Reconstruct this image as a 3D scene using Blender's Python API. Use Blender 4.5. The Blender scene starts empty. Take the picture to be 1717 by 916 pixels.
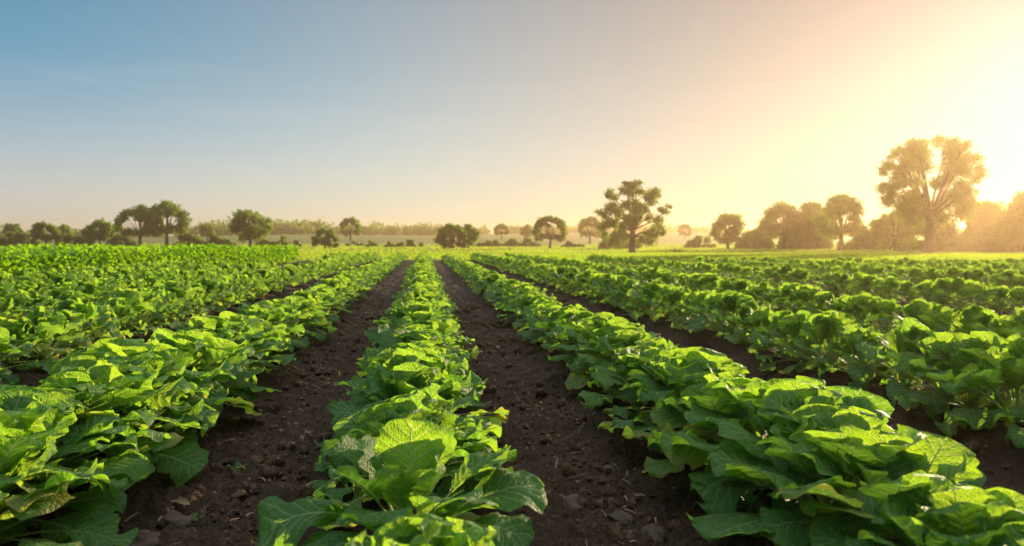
import bpy, math, random
import numpy as np
from mathutils import Vector, noise as mnoise

R = math.radians
SC = bpy.context.scene
COL = SC.collection
H = 0.80                      # camera height over the furrow soil
FPX = 1300.0                  # focal length in pixels of the 1717 px wide photograph
YAW = R(6.43)                 # camera axis turned right of the row direction (+Y)
PITCH = math.atan(50 / FPX)
CAMX = 0.036
ROW = 1.18                    # row spacing
STEP = 0.33                   # plant spacing
FIELD_END = 30.0
SUN_EL, SUN_AZ = R(9.5), R(42.0)
SUNV = Vector((math.sin(SUN_AZ) * math.cos(SUN_EL), math.cos(SUN_AZ) * math.cos(SUN_EL), math.sin(SUN_EL)))
cy_, sy_ = math.cos(YAW), math.sin(YAW)


# ------------------------------------------------------------------ small helpers
def sstep(a, b, x):
    t = np.clip((x - a) / (b - a), 0, 1)
    return t * t * (3 - 2 * t)


def tag(o, label=None, cat=None, group=None, kind=None):
    if label: o['label'] = label
    if cat: o['category'] = cat
    if group: o['group'] = group
    if kind: o['kind'] = kind
    return o


def link(name, mesh, parent=None):
    o = bpy.data.objects.new(name, mesh)
    COL.objects.link(o)
    if parent: o.parent = parent
    return o


def np_mesh(name, verts, quads=None, tris=None, mat=None, uv=None, info=None, smooth=True, mats=None, midx=None):
    """mesh from numpy arrays; uv and info are per vertex"""
    me = bpy.data.meshes.new(name)
    nv = len(verts)
    me.vertices.add(nv)
    me.vertices.foreach_set('co', np.asarray(verts, np.float32).ravel())
    loops, starts, totals, pos = [], [], [], 0
    if quads is not None and len(quads):
        q = np.asarray(quads, np.int32); loops.append(q.ravel())
        starts.append(pos + 4 * np.arange(len(q))); totals.append(np.full(len(q), 4)); pos += 4 * len(q)
    if tris is not None and len(tris):
        t = np.asarray(tris, np.int32); loops.append(t.ravel())
        starts.append(pos + 3 * np.arange(len(t))); totals.append(np.full(len(t), 3)); pos += 3 * len(t)
    L = np.concatenate(loops); S = np.concatenate(starts); T = np.concatenate(totals)
    me.loops.add(len(L)); me.loops.foreach_set('vertex_index', L.astype(np.int32))
    me.polygons.add(len(S)); me.polygons.foreach_set('loop_start', S.astype(np.int32))
    me.polygons.foreach_set('loop_total', T.astype(np.int32))
    if smooth: me.polygons.foreach_set('use_smooth', np.ones(len(S), bool))
    if uv is not None:
        ul = me.uv_layers.new(name='UVMap')
        ul.data.foreach_set('uv', np.asarray(uv, np.float32)[L].ravel())
    if info is not None:
        ca = me.attributes.new('leafinfo', 'FLOAT_COLOR', 'POINT')
        ca.data.foreach_set('color', np.asarray(info, np.float32).ravel())
    if mat: me.materials.append(mat)
    me.update(calc_edges=True)
    me.validate()
    return me


class Acc:
    """collects vertex/face arrays of many pieces into one mesh"""
    def __init__(self):
        self.v, self.q, self.t, self.uv, self.inf, self.n = [], [], [], [], [], 0

    def add(self, v, q=None, t=None, uv=None, inf=None):
        v = np.asarray(v, float)
        if q is not None and len(q): self.q.append(np.asarray(q) + self.n)
        if t is not None and len(t): self.t.append(np.asarray(t) + self.n)
        self.v.append(v)
        self.uv.append(uv if uv is not None else np.zeros((len(v), 2)))
        self.inf.append(inf if inf is not None else np.tile([.5, .5, .5, 1.], (len(v), 1)))
        self.n += len(v)

    def arrays(self):
        return (np.concatenate(self.v), np.concatenate(self.q) if self.q else None,
                np.concatenate(self.t) if self.t else None, np.concatenate(self.uv), np.concatenate(self.inf))

    def mesh(self, name, mat, smooth=True):
        v, q, t, uv, inf = self.arrays()
        return np_mesh(name, v, q, t, mat, uv, inf, smooth)


def tube(acc, pts, rad, sides=6, inf=None, cap=True):
    pts = np.asarray(pts, float); n = len(pts)
    rad = np.broadcast_to(np.asarray(rad, float), (n,))
    tan = np.gradient(pts, axis=0); tan /= np.linalg.norm(tan, axis=1, keepdims=True) + 1e-9
    ref = np.array([0.31, 0.17, 0.93]) if abs(tan[0][2]) < .8 else np.array([1., .1, .05])
    a = np.cross(tan, ref); a /= np.linalg.norm(a, axis=1, keepdims=True) + 1e-9
    b = np.cross(tan, a)
    th = np.arange(sides) * 2 * math.pi / sides
    ring = a[:, None, :] * np.cos(th)[None, :, None] + b[:, None, :] * np.sin(th)[None, :, None]
    v = (pts[:, None, :] + ring * rad[:, None, None]).reshape(-1, 3)
    i = np.arange(n - 1)[:, None] * sides; j = np.arange(sides)[None, :]; k = (j + 1) % sides
    q = np.stack([i + j, i + k, i + sides + k, i + sides + j], -1).reshape(-1, 4)
    t = None
    if cap:
        v = np.concatenate([v, pts[-1:]])
        c = len(v) - 1; base = (n - 1) * sides
        t = [[base + m, base + (m + 1) % sides, c] for m in range(sides)]
    acc.add(v, q, t, None, None if inf is None else np.tile(inf, (len(v), 1)))


# ------------------------------------------------------------------ terrain
_KD = [0, 45, 100, 150, 200, 300, 420, 520, 700, 900]
_KZ = [0, 0, -.58, -.35, .05, 2.0, 4.2, 5.6, 7.0, 7.0]


def ground_base(x, y):
    x = np.asarray(x, float); y = np.asarray(y, float)
    d = x * sy_ + y * cy_; l = x * cy_ - y * sy_
    z = np.interp(d, _KD, _KZ)
    far = sstep(220, 420, d)
    z = z + far * (1.6 * np.sin(l * .011 + 1.2) + .8 * np.sin(l * .027 + d * .012) + 1.6 * sstep(0, -260, l))
    return z


def furrow(x):
    """crop beds: a low bed under each row, a rounded furrow between them"""
    ph = (np.asarray(x) / ROW) * 2 * math.pi
    return .010 + .052 * np.cos(ph) + .010 * np.cos(2 * ph)


def field_end(x): return np.interp(x, [-9, -3, 2.6, 5.6, 8, 15, 40], [32, 38, 36, 28, 23, 20, 20])


def block_edge(y): return -8.0 + (np.asarray(y) - 14) * .15      # edge of the taller crop on the left


def W(l, d):
    """camera-lateral / depth (metres) -> world x, y"""
    return CAMX + l * cy_ + d * sy_, -l * sy_ + d * cy_


def from_px(px, d):
    return W((px - 858.5) / FPX * d, d)


def to_px(x, y, z):
    x = x - CAMX
    d = x * sy_ + y * cy_; l = x * cy_ - y * sy_
    return 858.5 + FPX * l / d, 408 + FPX * (H - z) / d, d


# ------------------------------------------------------------------ node helper
class NT:
    def __init__(self, nt): self.nt = nt
    def n(self, t, **kw):
        nd = self.nt.nodes.new(t)
        for k, v in kw.items(): setattr(nd, k, v)
        return nd
    def set(self, sock, v):
        if hasattr(v, 'is_output') or isinstance(v, bpy.types.NodeSocket): self.nt.links.new(v, sock)
        else: sock.default_value = v
    def m(self, op, a, b=0.0, c=None, clamp=False):
        nd = self.n('ShaderNodeMath', operation=op, use_clamp=clamp)
        self.set(nd.inputs[0], a); self.set(nd.inputs[1], b)
        if c is not None: self.set(nd.inputs[2], c)
        return nd.outputs[0]
    def ss(self, v, a, b, lo=0.0, hi=1.0):
        nd = self.n('ShaderNodeMapRange', interpolation_type='SMOOTHSTEP')
        self.set(nd.inputs[0], v)
        for i, q in enumerate((a, b, lo, hi)): self.set(nd.inputs[1 + i], q)
        return nd.outputs[0]
    def mix(self, f, a, b, blend='MIX'):
        nd = self.n('ShaderNodeMix', data_type='RGBA', blend_type=blend)
        self.set(nd.inputs[0], f); self.set(nd.inputs[6], a); self.set(nd.inputs[7], b)
        return nd.outputs[2]
    def noise(self, vec, scale, detail=3.0, rough=.55, dist=0.0):
        nd = self.n('ShaderNodeTexNoise')
        if vec is not None: self.set(nd.inputs['Vector'], vec)
        nd.inputs['Scale'].default_value = scale; nd.inputs['Detail'].default_value = detail
        nd.inputs['Roughness'].default_value = rough; nd.inputs['Distortion'].default_value = dist
        return nd.outputs['Fac']
    def bump(self, h, strength, dist):
        nd = self.n('ShaderNodeBump'); nd.inputs['Strength'].default_value = strength
        nd.inputs['Distance'].default_value = dist; self.set(nd.inputs['Height'], h)
        return nd.outputs[0]


def new_mat(name):
    m = bpy.data.materials.new(name); m.use_nodes = True
    m.node_tree.nodes.clear()
    t = NT(m.node_tree)
    out = t.n('ShaderNodeOutputMaterial')
    return m, t, out


def rgb(r, g, b): return (r, g, b, 1.0)


def leafy_surface(t, out, col, tcol, rough, tfac, normal=None, spec=.5):
    p = t.n('ShaderNodeBsdfPrincipled')
    t.set(p.inputs['Base Color'], col); t.set(p.inputs['Roughness'], rough)
    t.set(p.inputs['Specular IOR Level'], spec)
    tr = t.n('ShaderNodeBsdfTranslucent'); t.set(tr.inputs[0], tcol)
    if normal is not None:
        t.set(p.inputs['Normal'], normal); t.set(tr.inputs['Normal'], normal)
    mx = t.n('ShaderNodeMixShader'); t.set(mx.inputs[0], tfac)
    t.nt.links.new(p.outputs[0], mx.inputs[1]); t.nt.links.new(tr.outputs[0], mx.inputs[2])
    t.nt.links.new(mx.outputs[0], out.inputs[0])
    return p


# ------------------------------------------------------------------ materials
def mat_crop_leaf():
    m, t, out = new_mat('crop_leaf')
    uv = t.n('ShaderNodeUVMap', uv_map='UVMap').outputs[0]
    sep = t.n('ShaderNodeSeparateXYZ'); t.set(sep.inputs[0], uv)
    u, v = sep.outputs[0], sep.outputs[1]
    att = t.n('ShaderNodeAttribute', attribute_name='leafinfo')
    sc = t.n('ShaderNodeSeparateColor'); t.set(sc.inputs[0], att.outputs['Color'])
    rnd, inner, wid = sc.outputs[0], sc.outputs[1], sc.outputs[2]
    s = t.m('ABSOLUTE', t.m('SUBTRACT', t.m('MULTIPLY', u, 2.0), 1.0))
    side = t.m('GREATER_THAN', u, .5)
    geo = t.n('ShaderNodeNewGeometry')
    tc = t.n('ShaderNodeTexCoord')
    obj = tc.outputs['Object']
    ncoarse = t.noise(obj, 14.0, 3)
    nfine = t.noise(obj, 60.0, 3)
    # distance from the midrib as a share of the blade, and the side veins
    sw = t.m('MULTIPLY', s, wid)
    mid = t.ss(sw, t.m('MULTIPLY', t.m('SUBTRACT', 1.15, v), .055), t.m('MULTIPLY', t.m('SUBTRACT', 1.15, v), .02))
    ph = t.m('ADD', t.m('ADD', t.m('MULTIPLY', t.m('SUBTRACT', v, t.m('MULTIPLY', t.m('POWER', s, .8), .30)), 6.5),
                        t.m('MULTIPLY', side, .45)), t.m('ADD', t.m('MULTIPLY', ncoarse, 1.0), t.m('MULTIPLY', rnd, 5.0)))
    tri = t.m('ABSOLUTE', t.m('SUBTRACT', t.m('FRACT', ph), .5))       # 0 on a side vein, .5 between
    lat = t.m('MULTIPLY', t.ss(tri, t.m('SUBTRACT', .125, t.m('MULTIPLY', s, .06)), .03), t.ss(s, 1.0, .55))
    comb = t.n('ShaderNodeCombineXYZ'); t.set(comb.inputs[0], sw); t.set(comb.inputs[1], v); t.set(comb.inputs[2], t.m('ADD', t.m('MULTIPLY', rnd, 9.0), side))
    vor = t.n('ShaderNodeTexVoronoi', feature='DISTANCE_TO_EDGE'); t.set(vor.inputs['Vector'], comb.outputs[0]); vor.inputs['Scale'].default_value = 13
    net = t.ss(vor.outputs['Distance'], .09, .02)
    vein = t.m('MAXIMUM', mid, t.m('MAXIMUM', t.m('MULTIPLY', lat, .75), t.m('MULTIPLY', net, .22)))
    # colour
    fac = t.m('ADD', t.m('MULTIPLY', rnd, .45), t.m('ADD', t.m('MULTIPLY', inner, .35), t.m('MULTIPLY', ncoarse, .3)), clamp=True)
    oi = t.n('ShaderNodeObjectInfo')
    fac = t.m('ADD', fac, t.m('MULTIPLY', t.m('SUBTRACT', oi.outputs['Random'], .5), .25), clamp=True)
    base = t.mix(fac, rgb(.028, .115, .026), rgb(.085, .205, .024))
    edge = t.ss(s, .90, 1.0)
    base = t.mix(t.m('MULTIPLY', edge, .25), base, rgb(.16, .22, .06))
    blot = t.ss(t.noise(obj, 33.0, 2), .70, .78)
    base = t.mix(t.m('MULTIPLY', blot, .35), base, rgb(.17, .16, .04))
    base = t.mix(t.m('MULTIPLY', vein, .75), base, rgb(.30, .40, .17))
    tcol = t.mix(fac, rgb(.15, .44, .016), rgb(.43, .68, .016))
    tcol = t.mix(t.m('MULTIPLY', t.m('MAXIMUM', t.m('MULTIPLY', lat, .8), t.m('MULTIPLY', net, .3)), .75), tcol, rgb(.90, .95, .22))
    tcol = t.mix(t.m('MULTIPLY', mid, .9), tcol, rgb(.90, .92, .30))
    tcol = t.mix(t.m('MULTIPLY', t.ss(nfine, .35, .7), .25), tcol, rgb(.08, .25, .01))
    hgt = t.m('ADD', t.m('ADD', t.m('MULTIPLY', t.m('POWER', tri, .5), .8), t.m('MULTIPLY', t.ss(vor.outputs['Distance'], 0.0, .3), .35)), t.m('MULTIPLY', nfine, .12))
    nrm = t.bump(hgt, .7, .008)
    rough = t.m('ADD', .46, t.m('MULTIPLY', nfine, .2))
    # tired lower leaves yellow along their edge; a few leaves carry insect holes
    old = t.m('MULTIPLY', t.m('MULTIPLY', t.ss(inner, .25, .05), t.ss(rnd, .72, .85)), t.ss(t.m('ADD', s, t.m('MULTIPLY', ncoarse, .6)), .75, 1.3))
    base = t.mix(t.m('MULTIPLY', old, .8), base, rgb(.30, .26, .05))
    tcol = t.mix(t.m('MULTIPLY', old, .8), tcol, rgb(.70, .55, .08))
    leafy_surface(t, out, base, tcol, rough, .54, nrm, .28)
    hv = t.n('ShaderNodeTexVoronoi'); t.set(hv.inputs['Vector'], comb.outputs[0]); hv.inputs['Scale'].default_value = 7.0
    hs = t.n('ShaderNodeSeparateColor'); t.set(hs.inputs[0], hv.outputs['Color'])
    hole = t.m('MULTIPLY', t.m('GREATER_THAN', hs.outputs[0], t.m('ADD', .72, t.m('MULTIPLY', t.m('LESS_THAN', hs.outputs[1], 2.0), 0.0))),
               t.m('LESS_THAN', t.m('ADD', hv.outputs['Distance'], t.m('MULTIPLY', nfine, .15)), t.m('MULTIPLY', hs.outputs[2], .26)))
    hole = t.m('MULTIPLY', hole, t.m('GREATER_THAN', t.m('FRACT', t.m('MULTIPLY', rnd, 7.31)), .66))
    hole = t.m('MULTIPLY', hole, t.m('GREATER_THAN', s, .14))
    mxs = [n for n in m.node_tree.nodes if n.type == 'MIX_SHADER'][0]
    tp = t.n('ShaderNodeBsdfTransparent'); hm = t.n('ShaderNodeMixShader'); t.set(hm.inputs[0], hole)
    t.nt.links.new(mxs.outputs[0], hm.inputs[1]); t.nt.links.new(tp.outputs[0], hm.inputs[2]); t.nt.links.new(hm.outputs[0], out.inputs[0])
    return m


def mat_simple_leaf(name, dark, light, tdark, tlight, tfac=.5, rough=.55, scale=.5, spec=.25):
    m, t, out = new_mat(name)
    att = t.n('ShaderNodeAttribute', attribute_name='leafinfo')
    sc = t.n('ShaderNodeSeparateColor'); t.set(sc.inputs[0], att.outputs['Color'])
    geo = t.n('ShaderNodeNewGeometry')
    n = t.noise(geo.outputs['Position'], scale, 3)
    f = t.m('ADD', t.m('MULTIPLY', sc.outputs[0], .6), t.m('MULTIPLY', t.ss(n, .3, .7), .4), clamp=True)
    leafy_surface(t, out, t.mix(f, dark, light), t.mix(f, tdark, tlight), rough, tfac, None, spec)
    return m


def mat_stalk():
    m, t, out = new_mat('leaf_stalk')
    tc = t.n('ShaderNodeTexCoord')
    n = t.noise(tc.outputs['Object'], 30, 2)
    col = t.mix(n, rgb(.16, .26, .07), rgb(.30, .38, .15))
    leafy_surface(t, out, col, rgb(.50, .62, .16), .42, .40, None, .35)
    return m


def mat_bark():
    m, t, out = new_mat('bark')
    geo = t.n('ShaderNodeNewGeometry')
    n = t.noise(geo.outputs['Position'], 6, 4, .6, 1.5)
    p = t.n('ShaderNodeBsdfPrincipled')
    t.set(p.inputs['Base Color'], t.mix(n, rgb(.030, .020, .012), rgb(.10, .07, .045)))
    p.inputs['Roughness'].default_value = .9
    t.set(p.inputs['Normal'], t.bump(n, .6, .05))
    t.nt.links.new(p.outputs[0], out.inputs[0])
    return m


def soil_color(t, pos):
    n1 = t.noise(pos, 3.0, 4, .6)
    n2 = t.noise(pos, 24.0, 5, .65)
    n3 = t.noise(pos, 130.0, 4, .7)
    c = t.mix(n2, rgb(.0105, .0056, .0028), rgb(.056, .031, .0150))
    c = t.mix(t.ss(n1, .5, .8, 0, .5), c, rgb(.085, .060, .040))
    c = t.mix(t.ss(n3, .52, .72, 0, .75), c, rgb(.13, .085, .052))
    c = t.mix(t.ss(n3, .46, .30, 0, .7), c, rgb(.008, .005, .003))
    straw = t.n('ShaderNodeTexVoronoi'); t.set(straw.inputs['Vector'], pos); straw.inputs['Scale'].default_value = 26
    sel = t.n('ShaderNodeSeparateColor'); t.set(sel.inputs[0], straw.outputs['Color'])
    fl = t.m('MULTIPLY', t.m('GREATER_THAN', sel.outputs[0], .80), t.ss(straw.outputs['Distance'], .24, .14))
    c = t.mix(t.m('MULTIPLY', fl, .75), c, rgb(.20, .15, .095))
    h = t.m('ADD', t.m('MULTIPLY', n2, .7), t.m('ADD', t.m('MULTIPLY', n3, .35), t.m('MULTIPLY', fl, .2)))
    return c, h


def mat_ground():
    m, t, out = new_mat('ground_soil_and_grass')
    geo = t.n('ShaderNodeNewGeometry'); pos = geo.outputs['Position']
    c, h = soil_color(t, pos)
    att = t.n('ShaderNodeAttribute', attribute_name='leafinfo')
    sc = t.n('ShaderNodeSeparateColor'); t.set(sc.inputs[0], att.outputs['Color'])
    g = t.ss(t.m('ADD', sc.outputs[0], t.m('MULTIPLY', t.m('SUBTRACT', t.noise(pos, .9, 3), .5), .5)), .6, .3)
    n = t.noise(pos, .06, 4); n2 = t.noise(pos, .9, 4)
    grass = t.mix(n, rgb(.075, .115, .020), rgb(.150, .150, .035))
    grass = t.mix(t.ss(n2, .35, .75, 0, .4), grass, rgb(.05, .09, .015))
    c = t.mix(g, c, grass)
    p = t.n('ShaderNodeBsdfPrincipled')
    t.set(p.inputs['Base Color'], c); p.inputs['Roughness'].default_value = .92
    p.inputs['Specular IOR Level'].default_value = .2
    t.set(p.inputs['Normal'], t.bump(h, .9, .03))
    t.nt.links.new(p.outputs[0], out.inputs[0])
    return m


def mat_clod(name='soil_clod', stone=False):
    m, t, out = new_mat(name)
    geo = t.n('ShaderNodeNewGeometry'); pos = geo.outputs['Position']
    if stone:
        n = t.noise(pos, 40, 4, .6)
        c = t.mix(n, rgb(.030, .020, .013), rgb(.105, .073, .050)); h = n
    else:
        c, h = soil_color(t, pos)
        c = t.mix(1.0, c, rgb(1.7, 1.65, 1.6), 'MULTIPLY')
    p = t.n('ShaderNodeBsdfPrincipled')
    t.set(p.inputs['Base Color'], c); p.inputs['Roughness'].default_value = .95
    p.inputs['Specular IOR Level'].default_value = .2
    t.set(p.inputs['Normal'], t.bump(h, .8, .012))
    t.nt.links.new(p.outputs[0], out.inputs[0])
    return m


M_LEAF = mat_crop_leaf()
M_STALK = mat_stalk()
M_BARK = mat_bark()
M_TREE = mat_simple_leaf('tree_leaf', rgb(.030, .062, .012), rgb(.075, .120, .020), rgb(.14, .30, .012), rgb(.32, .48, .02), .50)
M_BUSH = mat_simple_leaf('bush_leaf', rgb(.028, .055, .014), rgb(.070, .110, .022), rgb(.12, .24, .012), rgb(.26, .40, .02), .46)
M_GRASS = mat_simple_leaf('meadow_grass', rgb(.09, .16, .015), rgb(.20, .23, .03), rgb(.26, .48, .012), rgb(.52, .62, .03), .56, .6, .05)
M_TALL = mat_simple_leaf('tall_crop_leaf', rgb(.035, .11, .014), rgb(.075, .17, .016), rgb(.20, .48, .008), rgb(.40, .66, .010), .55, .6, .3)
M_GROUND = mat_ground()
M_CLOD = mat_clod()
M_STONE = mat_clod('stone', True)
M_STRAW = mat_simple_leaf('dry_straw', rgb(.16, .11, .055), rgb(.32, .24, .13), rgb(.3, .2, .08), rgb(.4, .3, .12), .2, .8, 20)


# ------------------------------------------------------------------ ground: one sheet, fine near the camera
def build_ground():
    ds = [0.0, .35, .7, 1.0]
    d = 1.2
    while d < 9: ds.append(d); d *= 1.0042
    while d < 14: ds.append(d); d *= 1.008
    while d < 60: ds.append(d); d *= 1.02
    while d < 760: ds.append(d); d *= 1.045
    ds = np.array(ds)
    a_f = np.linspace(R(-42), R(42), 680)
    a_b = np.linspace(R(42), R(318), 34)[1:-1]
    an = np.concatenate([a_f, a_b])
    nd, na = len(ds), len(an)
    D, A = np.meshgrid(ds, an, indexing='ij')
    l = D * np.sin(A); dd = D * np.cos(A)
    x = CAMX + l * cy_ + dd * sy_; y = -l * sy_ + dd * cy_
    z = ground_base(x, y)
    infield = 1 - sstep(-.2, 1.0, y - field_end(x))
    z = z + infield * furrow(x)
    xf, yf, zf, inf = x.ravel(), y.ravel(), z.ravel(), infield.ravel()
    Df, Af = D.ravel(), A.ravel()
    front = (Df < 22) & ((Af <= R(42.1)))
    idx = np.nonzero(front & (inf > .01))[0]
    mf = mnoise.fractal
    for i in idx:
        px, py = xf[i], yf[i]
        n1 = mf((px * 2.2, py * 1.6, 0.3), 0.9, 2.1, 3)
        n2 = mf((px * 11, py * 9, 4.7), 0.8, 2.2, 4)
        c = mnoise.cell_vector((px * 3, py * 3, 0))
        n3 = mf((px * 34, py * 30, 9.1), 0.9, 2.2, 2) if Df[i] < 7 else 0.0
        zf[i] += (.022 * n1 + .030 * (abs(n2) - .2) + .016 * n2 + .015 * n3) * inf[i]
    v = np.stack([xf, yf, zf], 1)
    i = np.arange(nd - 1)[:, None] * na; j = np.arange(na)[None, :]; k = (j + 1) % na
    q = np.stack([i + j, i + k, i + na + k, i + na + j], -1).reshape(-1, 4)
    q = q[:, ::-1]
    # the innermost ring sits at the camera foot: drop its degenerate quads
    tri = np.stack([np.zeros(na, int), na + (np.arange(na) + 1) % na, na + np.arange(na)], 1)
    q = q[na:]
    inf4 = np.zeros((len(v), 4)); inf4[:, 0] = inf; inf4[:, 3] = 1
    o = link('ground', np_mesh('ground', v, q, tri, M_GROUND, None, inf4))
    tag(o, 'dark brown furrowed field soil running into grassy land', 'ground', kind='structure')
    return o


build_ground()


# ------------------------------------------------------------------ leaves
def width_profile(tt):
    a = .60
    up = np.sin(np.clip(tt / a, 0, 1) * math.pi / 2) ** 1.15
    dn = np.sqrt(np.clip(1 - np.clip((tt - a) / (1 - a), 0, 1) ** 2.3, 0, 1))
    return np.where(tt < a, up, dn)


def leaf(rg, az, elev, bend, L, Wd, pet, nt=26, ns=12, roll=0., cup=.5, ruf=.03, inner=0., z0=.05, r0=.01, quilt=1.0, curl=0.0):
    """one blade (v, q, uv, info) and its midrib line (points, radii)"""
    nseg = 40
    tot = pet + L
    sarc = np.linspace(0, tot, nseg)
    e = elev - bend * (sarc / tot) ** 1.6
    side_bend = rg.uniform(-.35, .35)
    azs = az + side_bend * (sarc / tot) ** 1.5
    ds = tot / (nseg - 1)
    dx = np.cos(e) * np.cos(azs); dy = np.cos(e) * np.sin(azs); dz = np.sin(e)
    P = np.stack([r0 * math.cos(az) + np.cumsum(dx) * ds, r0 * math.sin(az) + np.cumsum(dy) * ds, z0 + np.cumsum(dz) * ds], 1)
    T = np.stack([dx, dy, dz], 1)
    N0 = np.stack([-np.sin(e) * np.cos(azs), -np.sin(e) * np.sin(azs), np.cos(e)], 1)
    B0 = np.cross(T, N0)
    rr = roll * (sarc / tot)
    N = N0 * np.cos(rr)[:, None] + B0 * np.sin(rr)[:, None]
    B = B0 * np.cos(rr)[:, None] - N0 * np.sin(rr)[:, None]
    tt = np.linspace(0, 1, nt + 1)
    tt = tt ** .92
    sv = np.linspace(-1, 1, ns + 1)
    sv = np.sign(sv) * np.abs(sv) ** .9
    pos = (pet + tt * L) / ds
    i0 = np.clip(pos.astype(int), 0, nseg - 2); f = (pos - i0)[:, None]
    ip = lambda A: A[i0] * (1 - f) + A[i0 + 1] * f
    p, n, b = ip(P), ip(N), ip(B)
    w = width_profile(tt) * Wd / 2 + .003
    S, TT = np.meshgrid(sv, tt)
    sgn = np.where(S >= 0, 1, -1)
    aS = np.abs(S)
    ph = rg.uniform(0, 6.28, 8)
    phs = (TT - .30 * aS ** .8) * 6.5 + np.where(S > 0, .45, 0) + ph[6]
    scal = 1 + aS ** 3 * (.085 * (np.abs(np.sin(math.pi * phs * 1.0)) ** .7 - .6) + .03 * np.sin(TT * 47 + ph[0] * sgn) + .06 * np.sin(TT * 14 + ph[1] * sgn) + .05 * np.sin(TT * 7 + ph[2] + sgn))
    ww = w[:, None] * scal
    fi = cup * aS * (1 - .35 * TT)
    yy = np.sign(S) * ww * aS * (np.sin(fi + 1e-6) / (fi + 1e-6))
    zz = ww * aS * (1 - np.cos(fi)) / (fi + 1e-6) * 1.0
    zz += ruf * (aS ** 2.2) * (np.sin(TT * (9 + 2 * rg.random()) + ph[3] + sgn * ph[4]) + .6 * np.sin(TT * 19 + ph[5] * sgn)) * (.25 + TT)
    zz -= curl * ww * np.clip(aS - .55, 0, 1) ** 1.3 * 2.0
    zz -= curl * .5 * L * np.clip(TT - .72, 0, 1) ** 1.6
    # tissue swells between the side veins
    zz += quilt * .034 * Wd * (np.abs(np.sin(math.pi * phs)) - .5) * np.clip(aS * 3, 0, 1) * (1 - .5 * aS)
    v = p[:, None, :] + b[:, None, :] * yy[..., None] + n[:, None, :] * zz[..., None]
    uv = np.stack([(S + 1) / 2, TT], -1).reshape(-1, 2)
    inf = np.zeros(((nt + 1) * (ns + 1), 4))
    inf[:, 0] = rg.random(); inf[:, 1] = inner; inf[:, 2] = np.repeat(w / (Wd / 2 + .003), ns + 1); inf[:, 3] = 1
    ii = np.arange(nt)[:, None] * (ns + 1); jj = np.arange(ns)[None, :]
    q = np.stack([ii + jj, ii + jj + 1, ii + ns + 2 + jj, ii + ns + 1 + jj], -1).reshape(-1, 4)
    # stalk and midrib: a tapering rib under the blade
    k = np.linspace(0, pet + L * .86, 14) / ds
    i1 = np.clip(k.astype(int), 0, nseg - 2); g = (k - i1)[:, None]
    rib = P[i1] * (1 - g) + P[i1 + 1] * g
    rib -= (N[i1] * .0022) * np.linspace(0, 1, 14)[:, None]
    rad = np.interp(np.arange(14), [0, 4, 13], [.0062, .0042, .0010]) * (L / .2)
    return v.reshape(-1, 3), q, uv, inf, rib, rad


def plant_spec(rg, size=1.0, lf=1.0, mult=1.0):
    """leaf list of one mounded rosette: low leaves over the soil, drooping outer ones, arching middle ones, upright heart"""
    spec = []
    U = rg.uniform

    def ring(n, e0, e1, b0, b1, l0, l1, p0, p1, i0, i1, kind, cup0, cup1, curl):
        n = int(round(n * mult)); a0 = U(0, 6.283)
        for i in range(n):
            spec.append(dict(az=a0 + i * 6.2832 / n + U(-.35, .35), elev=R(U(e0, e1)), bend=R(U(b0, b1)), L=size * lf * U(l0, l1), pet=size * (U(p0, p1) + (1 - lf) * .10),
                             inner=U(i0, i1), roll=U(-.6, .6), cup=U(cup0, cup1), curl=U(0, curl), kind=kind, ruf=U(.009, .023) * lf))
    ring(7, 12, 32, 25, 60, .15, .19, .13, .19, 0, .2, 'o', -.3, .3, .35)
    ring(8, 40, 60, 30, 65, .15, .20, .12, .17, .1, .4, 'o', -.2, .5, .35)
    ring(7, 62, 84, 0, 35, .15, .19, .11, .15, .35, .7, 'm', .1, .8, .3)
    ring(8, 64, 95, -8, 30, .14, .185, .12, .175, .6, 1.0, 'h', .3, 1.0, .2)
    return spec


def build_rosette(rg, spec, nt, ns, quilt=1.0):
    outer, heart, stalk = Acc(), Acc(), Acc()
    for s in spec:
        wd = s['L'] * s.get('wf', rg.uniform(.86, 1.08))
        v, q, uv, inf, rib, rad = leaf(rg, s['az'], s['elev'], s['bend'], s['L'], wd, s['pet'], nt, ns, s['roll'], s['cup'],
                                       s.get('ruf', rg.uniform(.006, .016)), s['inner'], quilt=quilt, curl=s['curl'], z0=.03)
        (heart if s['kind'] == 'h' else outer).add(v, q, None, uv, inf)
        tube(stalk, rib, rad, 6)
    return outer, heart, stalk


rg0 = np.random.default_rng(11)
VARIANTS, FARVAR = [], []
for i in range(12):
    o_, h_, s_ = build_rosette(rg0, plant_spec(rg0, rg0.uniform(.92, 1.03), .90, 1.3), 34, 14)
    VARIANTS.append((o_.mesh('outer_leaves', M_LEAF), h_.mesh('heart_leaves', M_LEAF), s_.mesh('leaf_stalks', M_STALK)))
for i in range(10):
    o_, h_, s_ = build_rosette(rg0, plant_spec(rg0, rg0.uniform(.94, 1.06), .80, 1.3), 18, 10)
    FARVAR.append((o_.mesh('outer_leaves', M_LEAF), h_.mesh('heart_leaves', M_LEAF), s_.mesh('leaf_stalks', M_STALK)))


def L_(az, elev, bend, L, pet, inner=.5, roll=0., cup=.4, curl=.1, kind='m', wf=1.0, ruf=.010):
    return dict(az=R(az), elev=R(elev), bend=R(bend), L=L, pet=pet, inner=inner, roll=roll, cup=cup, curl=curl, kind=kind, wf=wf, ruf=ruf)


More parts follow.
